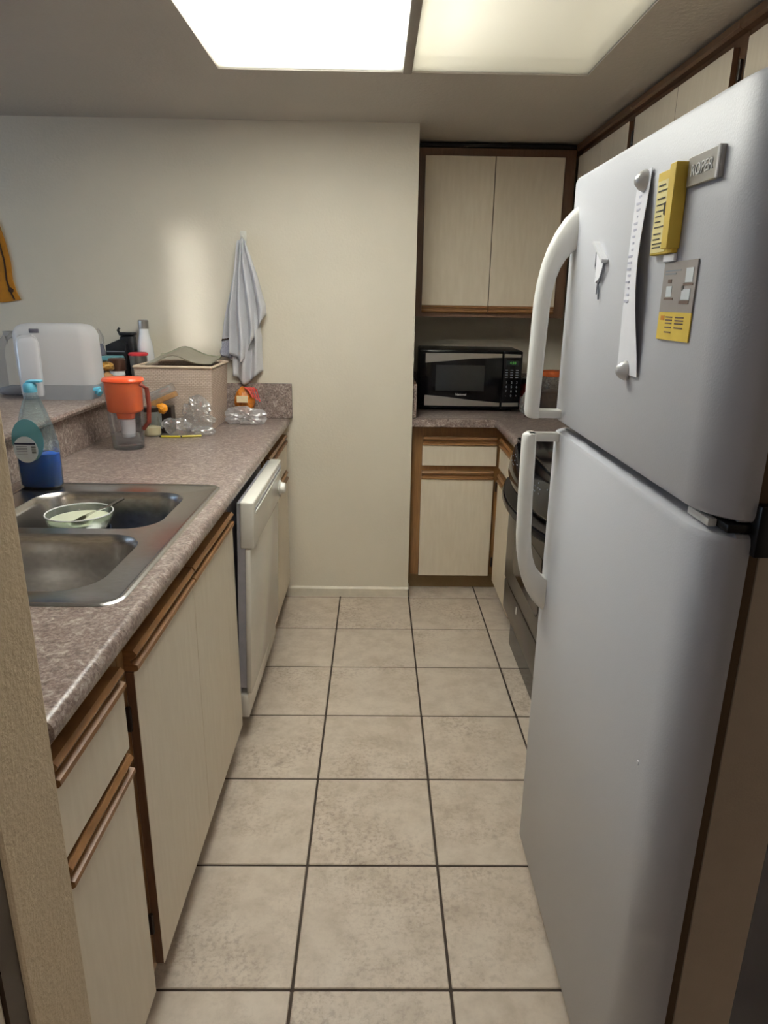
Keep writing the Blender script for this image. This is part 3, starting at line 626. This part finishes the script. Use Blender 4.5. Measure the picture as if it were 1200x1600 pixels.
B().tube([(-.584, YW-.005, 1.690), (-.584, YW-.020, 1.684), (-.584, YW-.024, 1.700)], .004, 8).out('peg', 'hook_white', h_)

# mustard wall hanging at the left
t = thing('wall_hanging', 'mustard yellow fabric hanging with dark outline at the left edge', 'wall hanging')
half = [(.0, 1.985), (.085, 1.975), (.13, 1.90), (.150, 1.83), (.165, 1.75), (.185, 1.66), (.196, 1.58), (.195, 1.50), (.205, 1.455), (.218, 1.420), (.15, 1.408), (.0, 1.402)]
XH = -1.805; poly = [(XH+p, z) for p, z in half]+[(XH-p, z) for p, z in half[-2:0:-1]]
B().prism(poly, 'y', YW-.010, YW-.001).out('cloth', 'mustard', t, 30)
for sg in (-1, 1): B().tube([(XH+sg*(p-.024), YW-.0105, z+.0) for p, z in half[2:10]], .004, 6).out('outline', 'dark_line', t)
B().tube([(XH+.16, YW-.0105, 1.63), (XH+.10, YW-.0105, 1.665), (XH+.05, YW-.0105, 1.70)], .005, 6).out('stitch_line', 'dark_line', t)
B().lathe((XH+.185, YW-.012, 1.46), [(.001, -.012), (.011, -.006), (.012, .004), (.001, .012)], 12, sy=.3).out('dark_spot', 'dark_line', t)

# water jug on the ledge
t = thing('water_jug', 'large translucent plastic water jug on the bar ledge', 'jug')
jx0, jx1, jy0, jy1 = -1.338, -1.046, 2.60, 2.74
def jug_shell(z0, z1, tops, i0=0.0):
    rs = []
    for z in [z0+(z1-z0)*k/4 for k in range(5)]: rs.append(rrect(jx0+.010*(1-(z-LZ)/.28)**3+i0, jx1-.022*max(0, 1-(z-LZ)/.05)+i0*-1-.010*(z-LZ)/.28, jy0+i0, jy1-i0, .035, z))
    for ins, z in tops: rs.append(rrect(jx0+ins, jx1-.010-ins, jy0+ins*.7, jy1-ins*.7, max(.012, .035-ins*.2), z))
    return rs
b = B(); b.rings(jug_shell(LZ+.056, LZ+.235, ((.004, LZ+.250), (.013, LZ+.264), (.028, LZ+.272), (.05, LZ+.275)))); b.out('jug_body', 'jug_plastic', t, 40)
b = B(); b.rings(jug_shell(LZ+.0006, LZ+.0555, ())); b.out('water_section', 'jug_water', t, 40)
def lobe(x0, x1, y0, y1, z0, z1, r):
    return [rrect(x0+i, x1-i, y0+i, y1-i, r, z) for i, z in ((.012, z0), (.002, z0+.008), (0, z0+.02), (0, z1-.03), (.006, z1-.012), (.018, z1))]
b = B(); b.rings(lobe(jx0+.022, -1.232, jy0-.016, jy0+.02, LZ+.008, LZ+.236, .015)); b.out('front_column', 'jug_plastic', t, 40)
b = B(); b.tube([(jx1-.022, 2.64, LZ+.030), (jx1-.004, 2.635, LZ+.030), (jx1+.006, 2.63, LZ+.022)], .012, 12); b.box(jx1-.014, jx1+.004, 2.615, 2.655, LZ+.034, LZ+.046, .002); b.out('tap', 'cap_blue', t)
B().box(-1.262, -1.226, jy0-.004, jy0+.004, LZ+.243, LZ+.258, .003).out('handle_slot', 'smoke_grey', t)
t = thing('cloudy_jug', 'cloudy plastic jug at the left edge behind the dish soap', 'jug')
b = B(); b.rings([rrect(-1.470+i, -1.362-i, 2.70+i, 2.82-i, .03, LZ+z) for i, z in ((.012, .0005), (0, .012), (0, .15), (.008, .19), (.03, .225), (.04, .24))]); b.out('jug_body', 'jug_cloudy', t, 40)
B().box(-1.462, -1.370, 2.708, 2.812, LZ+.002, LZ+.03, .008).out('residue', 'jug_water', t)

# small things crowded on the ledge by the wall
t = thing('steel_bottle', 'white insulated bottle with chrome cap on the ledge', 'bottle')
cx, cy = -1.030, 3.168
B().lathe((cx, cy, LZ+.0005), [(.033, 0), (.036, .004), (.036, .13), (.034, .16), (.027, .195), (.0215, .218), (.0205, .238)], 28).out('bottle_body', 'bottle_white', t)
B().lathe((cx, cy, LZ+.239), [(.022, 0), (.0225, .003), (.0225, .034), (.019, .038)], 28).out('cap', 'brushed_silver', t)
t = thing('tall_canister', 'tall black canister with lever lid on the ledge', 'canister')
B().box(-1.140, -1.076, 3.160, 3.205, LZ+.0005, LZ+.207, .010, 3).out('canister_body', 'black_matte', t)
B().box(-1.142, -1.074, 3.158, 3.207, LZ+.2075, LZ+.222, .006, 3).out('lid', 'black_matte', t)
B().tube([(-1.138, 3.17, LZ+.215), (-1.144, 3.165, LZ+.232), (-1.136, 3.165, LZ+.241)], .006, 8).out('lever', 'black_matte', t)
t = thing('storage_box', 'low black box with sloping top beside the tall canister', 'box')
B().prism([(-1.186, LZ+.0005), (-1.100, LZ+.0005), (-1.100, LZ+.172), (-1.125, LZ+.194), (-1.186, LZ+.168)], 'y', 3.114, 3.154).out('box_body', 'black_matte', t, 0)
B().box(-1.182, -1.104, 3.111, 3.1138, LZ+.14, LZ+.145).out('seam', 'print_grey', t, 0)
t = thing('pepper_grinder', 'smoky clear grinder bottle behind the water jug', 'grinder')
B().lathe((-1.190, 3.06, LZ+.0005), [(.020, 0), (.022, .005), (.022, .14), (.016, .17), (.015, .178)], 20).out('grinder_body', 'smoke_grey', t)
B().lathe((-1.190, 3.06, LZ+.179), [(.020, 0), (.020, .03), (.010, .05), (.004, .062)], 20).out('grinder_top', 'clear_plastic', t)
t = thing('steel_tumbler', 'small steel tumbler with red lid in front of the white bottle', 'tumbler')
B().lathe((-1.037, 3.085, LZ+.0005), [(.030, 0), (.032, .004), (.038, .128)], 26).out('cup', 'brushed_silver', t)
B().lathe((-1.037, 3.085, LZ+.129), [(.040, 0), (.042, .002), (.042, .010), (.036, .013)], 26).out('lid', 'red_lid', t)
t = thing('food_container', 'glass food container with teal lid on the ledge', 'container')
B().box(-1.163, -1.085, 2.985, 3.04, LZ+.0005, LZ+.112, .014, 3).out('glass_box', 'clear_glass', t)
B().box(-1.155, -1.093, 2.993, 3.032, LZ+.004, LZ+.08, .01, 2).out('contents', 'tan_pack', t)
B().box(-1.167, -1.081, 2.981, 3.044, LZ+.1125, LZ+.132, .006, 2).out('lid', 'teal_lid', t)
t = thing('brown_jar', 'jar with dark brown lid and white ribbed body behind the pitcher', 'jar')
bx, by = -1.078, 2.935
pr = [(.028, 0), (.031, .003)]
for i in range(6): pr += [(.031, .008+i*.011), (.029, .013+i*.011)]
B().lathe((bx, by, LZ+.0005), pr+[(.031, .078)], 26).out('jar_body', 'bottle_white', t)
B().lathe((bx, by, LZ+.0785), [(.033, 0), (.035, .003), (.035, .045), (.031, .05)], 26).out('lid', 'dark_brown', t)
single(crumple('snack_bag', (-1.088, 2.845, LZ+.040), (.026, .034, .040), 'tan_pack', None, 5, .25, 18, 3, LZ+.001), 'crumpled brown snack bag next to the water jug', 'bag')
single(crumple('gold_wrapper', (-1.090, 2.85, LZ+.100), (.026, .026, .018), 'gold_foil', None, 6, .4, 30, 3, None), 'shiny gold wrapper lying on the brown snack bag', 'wrapper')

# water filter pitcher on the counter
t = thing('filter_pitcher', 'clear water filter pitcher with orange-red reservoir on the counter', 'pitcher')
px, py = -.905, 2.505; Z0 = CT+.0008
B().lathe((px, py, Z0), [(.050, 0), (.054, .004), (.060, .10), (.067, .236), (.069, .244)], 36, sx=1, sy=.82, cap=(True, False), pw=2.6).out('pitcher_body', 'clear_plastic', t)
B().lathe((px, py, Z0+.003), [(.048, 0), (.052, .003), (.055, .052), (.053, .053)], 36, sx=1, sy=.82, pw=2.6).out('water', 'water', t)
B().lathe((px, py, Z0+.110), [(.028, 0), (.031, .003), (.033, .020), (.056, .026), (.061, .032), (.0645, .125), (.0655, .132)], 36, sx=.98, sy=.80, pw=2.6).out('reservoir', 'orange_clear', t)
B().lathe((px, py, Z0+.2445), [(.071, 0), (.072, .004), (.068, .012), (.040, .015)], 36, sx=1, sy=.82, pw=2.6).out('lid', 'orange_lid', t)
B().lathe((px+.004, py, Z0+.042), [(.020, 0), (.024, .004), (.025, .030), (.027, .066)], 24).out('filter_cartridge', 'filter_white', t)
B().tube([(px+.066, py-.012, Z0+.235), (px+.088, py-.016, Z0+.22), (px+.092, py-.018, Z0+.16), (px+.086, py-.016, Z0+.10), (px+.062, py-.010, Z0+.075)], .0085, 10).out('handle', 'red_clear', t)

# woven basket
t = thing('woven_basket', 'square beige woven basket against the far wall', 'basket')
XF = Matrix.Translation((-.838, 3.03, 0)) @ Matrix.Rotation(R(-1), 4, 'Z') @ Matrix.Translation((.838, -3.03, 0))
ax0, ax1, ay0, ay1, az0, az1 = -.992, -.672, 2.885, 3.175, CT+.001, 1.166
b = B(); tp = .012
def qr(i, z, g=0): return [(ax0+i+g, ay0+i+g, z), (ax1-i-g, ay0+i+g, z), (ax1-i-g, ay1-i-g, z), (ax0+i+g, ay1-i-g, z)]
b.rings([qr(tp, az0), qr(0, az1), qr(.008, az1), qr(tp+.008, az0+.008)], (True, True)); b.out('basket_body', 'weave', t, 0)
rim = [(ax0, ay0, az1), (ax1, ay0, az1), (ax1, ay1, az1), (ax0, ay1, az1), (ax0, ay0, az1)]
for p, q in zip(rim, rim[1:]): B().tube([p, q], .0055, 8).out('rim_cord', 'weave_rim', t)
XF = ID
t = thing('tray_lid', 'bent grey plastic tray lid lying on top of the basket', 'lid')
b = B(); rs = []
for i in range(15):
    k = i/14; x = lerp(-.955, -.690, k); z = 1.178+.038*math.exp(-((k-.42)/.25)**2)-.004*k; 
    rs.append([(x, 2.915+.02*k, z-.012*(1-k)), (x, 3.14, z+.012), (x, 3.14, z+.015), (x, 2.915+.02*k, z-.009*(1-k)+.003)])
b.rings(rs); b.out('sheet', 'lid_grey', t, 40)
B().tube([(lerp(-.955, -.690, i/14), 3.14, 1.193+.038*math.exp(-((i/14-.42)/.25)**2)-.004*i/14) for i in range(15)], .005, 8).out('raised_edge', 'lid_rim', t)
# bags, packs and jar in front of the basket
single(crumple('clear_bag', (-.728, 2.832, CT+.070), (.058, .026, .066), 'film', None, 2, .42, 16, 4, CT+.001), 'upright crumpled clear plastic bag in front of the basket', 'bag', 'clear bags by the basket')
single(crumple('clear_bag', (-.800, 2.762, CT+.038), (.050, .024, .036), 'film', None, 3, .48, 20, 4, CT+.001), 'low crumpled clear plastic bag behind the yellow pencils', 'bag', 'clear bags by the basket')
single(crumple('clear_bag', (-.695, 2.772, CT+.020), (.040, .024, .018), 'film', None, 8, .4, 24, 4, CT+.001), 'small flat clear plastic scrap at the basket corner', 'bag', 'clear bags by the basket')
t = thing('glass_jar', 'small glass jar with cream contents beside the pitcher', 'jar')
gx, gy = -.895, 2.755
B().lathe((gx, gy, CT+.0006), [(.032, 0), (.036, .004), (.036, .085), (.031, .098)], 26, cap=(True, False)).out('jar_body', 'clear_glass', t)
B().lathe((gx, gy, CT+.004), [(.030, 0), (.033, .004), (.033, .032), (.012, .037)], 26).out('contents', 'cream_pack', t)
B().lathe((gx, gy, CT+.0985), [(.033, 0), (.035, .002), (.035, .016), (.031, .018)], 26).out('lid', 'jar_dark', t)
single(crumple('orange_wrapper', (-.852, 2.760, CT+.108), (.024, .020, .020), 'orange_bag', None, 11, .3, 30, 3, None), 'orange wrapper wedged beside the small glass jar', 'wrapper')
t = thing('blister_pack', 'clear plastic clamshell pack leaning on the basket front', 'packaging')
XF = Matrix.Translation((-.872, 2.835, CT+.150)) @ Matrix.Rotation(R(24), 4, 'Y') @ Matrix.Rotation(R(0), 4, 'X')
XF = Matrix.Translation((-.872, 2.835, CT+.150)) @ Matrix.Rotation(R(-24), 4, 'Y')
B().box(-.060, .060, -.028, .028, -.004, .030, .010, 3).out('shell', 'film', t)
B().box(-.056, .056, -.026, .026, -.026, -.0045, .003).out('tray', 'tan_pack', t)
XF = ID
# support for the leaning pack: a small carton behind the jar
t = thing('small_carton', 'small brown carton behind the glass jar', 'carton')
B().box(-.925, -.830, 2.805, 2.862, CT+.0008, CT+.108, .002, 1).out('carton_body', 'jar_dark', t)
B().box(-.922, -.870, 2.8035, 2.8048, CT+.02, CT+.09).out('carton_label', 'label_white', t, 0)
for i, (xa, xb, lab) in enumerate(((-.850, -.775, 'yellow pencil nearer the pitcher, lying before the clear bags'), (-.770, -.697, 'yellow pencil nearer the basket corner, lying before the clear bags'))):
    t = thing('pencil', lab, 'pencil', 'pencils on the counter'); z = CT+.0048; y0_, y1_ = (2.715, 2.718) if i == 0 else (2.722, 2.742)
    B().tube([(xa, y0_, z), (xb, y1_, z)], .0042, 6).out('shaft', 'pencil_yellow', t, 0)
    B().tube([(xa-.008, y0_-.001, z), (xa, y0_, z)], [.001, .0042], 6).out('tip', 'jar_dark', t, 0)
# amber bread bag with red tie and grey bag
t = thing('amber_bag', 'amber snack bag with a red tie against the backsplash', 'bag')
crumple('pouch', (-.598, 3.165, CT+.082), (.044, .030, .070), 'amber', t, 21, .18, 18, 4, CT+.001)
B().box(-.625, -.575, 3.118, 3.1205, CT+.085, CT+.115, .001, 1).out('label', 'cream_pack', t)
for k in range(4): B().tube([(-.590+k*.012, 3.14, CT+.150), (-.572+k*.012, 3.128, CT+.142), (-.552+k*.010, 3.125, CT+.108-k*.006)], .004, 6).out('tie', 'red_tie', t)
single(crumple('grey_bag', (-.578, 3.055, CT+.034), (.082, .040, .036), 'grey_film', None, 31, .45, 17, 4, CT+.001), 'crumpled grey plastic bag at the far end of the counter', 'bag')

# dish soap
t = thing('dish_soap', 'clear dish soap bottle with blue liquid and light blue cap', 'soap bottle')
bx, by, bz = -.962, 1.945, CT+.0052
def sring(w_, dpt, z, off=0): return [(bx+off+w_*math.copysign(abs(math.cos(a))**.8, math.cos(a)), by+dpt*math.copysign(abs(math.sin(a))**.8, math.sin(a)), bz+z) for a in [2*math.pi*i/32 for i in range(32)]]
B().rings([sring(.054, .030, 0), sring(.058, .034, .006), sring(.059, .035, .10), sring(.057, .034, .13), sring(.049, .031, .17), sring(.037, .026, .21), sring(.024, .020, .245), sring(.016, .016, .262), sring(.015, .015, .270)], (True, False)).out('bottle_body', 'soap_clear', t, 50)
B().rings([sring(.052, .028, .003), sring(.056, .032, .008), sring(.057, .033, .098), sring(.055, .032, .099)]).out('liquid', 'soap_blue', t, 40)
b = B(); b.lathe((bx, by, bz+.2705), [(.017, 0), (.018, .003), (.018, .020), (.014, .026)], 24); b.box(bx-.004, bx+.034, by-.011, by+.011, bz+.298, bz+.304, .002); b.lathe((bx, by, bz+.296), [(.010, 0), (.010, .004)], 16); b.out('cap', 'cap_blue', t)
XF = Matrix.Translation((bx-.008, by-.0362, bz+.115)) @ Matrix.Rotation(R(90), 4, 'X')
B().lathe((0, .026, 0), [(.001, -.0004), (.048, -.0004), (.048, 0), (.001, 0)], 36, sx=.92, sy=1.25).out('front_label', 'teal_label', t)
lb = B().lathe((-.008, 0, .0006), [(.001, 0), (.034, 0), (.034, .0006), (.001, .0006)], 36, sy=1.1).out('round_label', 'label_white', t)
B().box(-.038, .020, .014, .019, .0012, .0018).out('label_band', 'navy', lb, 0)
for k in range(6): B().box(-.034, -.004, .008-k*.0045, .0095-k*.0045, .0012, .0016).out('small_print', 'print_grey', lb, 0)
for k in range(7): B().box(.008, .020, .008-k*.003, .0095-k*.003, .0012, .0016).out('barcode', 'ink', lb, 0)
XF = ID

# dish with spoon in the far bowl
t = thing('blue_tub', 'blue plastic tub under the glass dish in the sink', 'tub')
cx, cy = -.770, 1.728; zb = .7375
B().lathe((cx, cy, zb), [(.058, 0), (.062, .004), (.072, .118), (.074, .118), (.064, .006)], 30, cap=(True, True)).out('tub_body', 'blue_tub', t)
t = thing('glass_dish', 'round glass dish of creamy white leftovers in the sink', 'dish')
dz = zb+.1192
B().lathe((cx, cy, dz), [(.064, 0), (.070, .003), (.080, .020), (.084, .044), (.0815, .044), (.076, .022), (.066, .006)], 40, cap=(True, True)).out('dish_body', 'dish_glass', t)
B().tube([(cx+.083*math.cos(R(a)), cy+.083*math.sin(R(a)), dz+.044) for a in range(0, 361, 12)], .0018, 6).out('dish_rim', 'filter_white', t)
B().lathe((cx, cy, dz+.0065), [(.064, 0), (.074, .014), (.077, .020), (.05, .021), (.001, .020)], 40).out('leftovers', 'cream_food', t)
t = thing('metal_spoon', 'metal spoon resting in the glass dish', 'spoon')
b = B(); rs = []
for i in range(9):
    k = i/8; w_ = .003+.017*math.sin(math.pi*min(1, k*1.0))**.7 if i not in (0, 8) else .002
    X0 = Vector((cx-.002+.056*k, cy-.052+.03*k, dz+.031+.024*k)); sd_ = Vector((.35, -.75, .45)).normalized(); nn = Vector((-.3, -.5, -.6)).normalized()
    rs.append([X0+sd_*w_, X0+nn*(.010*math.sin(math.pi*k)), X0-sd_*w_, X0+nn*(.010*math.sin(math.pi*k)+.001)])
b.rings(rs); b.out('bowl', 'chrome', t, 60)
B().tube([(cx+.054, cy-.022, dz+.055), (cx+.078, cy-.006, dz+.062), (cx+.112, cy+.018, dz+.078)], [.003, .0035, .0045], 8).out('handle', 'chrome', t)

# ------------------------------------------------------------------ set every thing's origin at its base
bpy.context.view_layer.update()
def kids(o):
    for c in o.children:
        yield c; yield from kids(c)
for r_ in ROOTS:
    ms = ([r_] if r_.type == 'MESH' else [])+[c for c in kids(r_) if c.type == 'MESH']
    co = [v.co for o in ms for v in o.data.vertices]
    lo = [min(c[i] for c in co) for i in range(3)]; hi = [max(c[i] for c in co) for i in range(3)]
    base = Vector(((lo[0]+hi[0])/2, (lo[1]+hi[1])/2, lo[2]))
    for me in {o.data for o in ms}: me.transform(Matrix.Translation(-base))
    r_.location = base
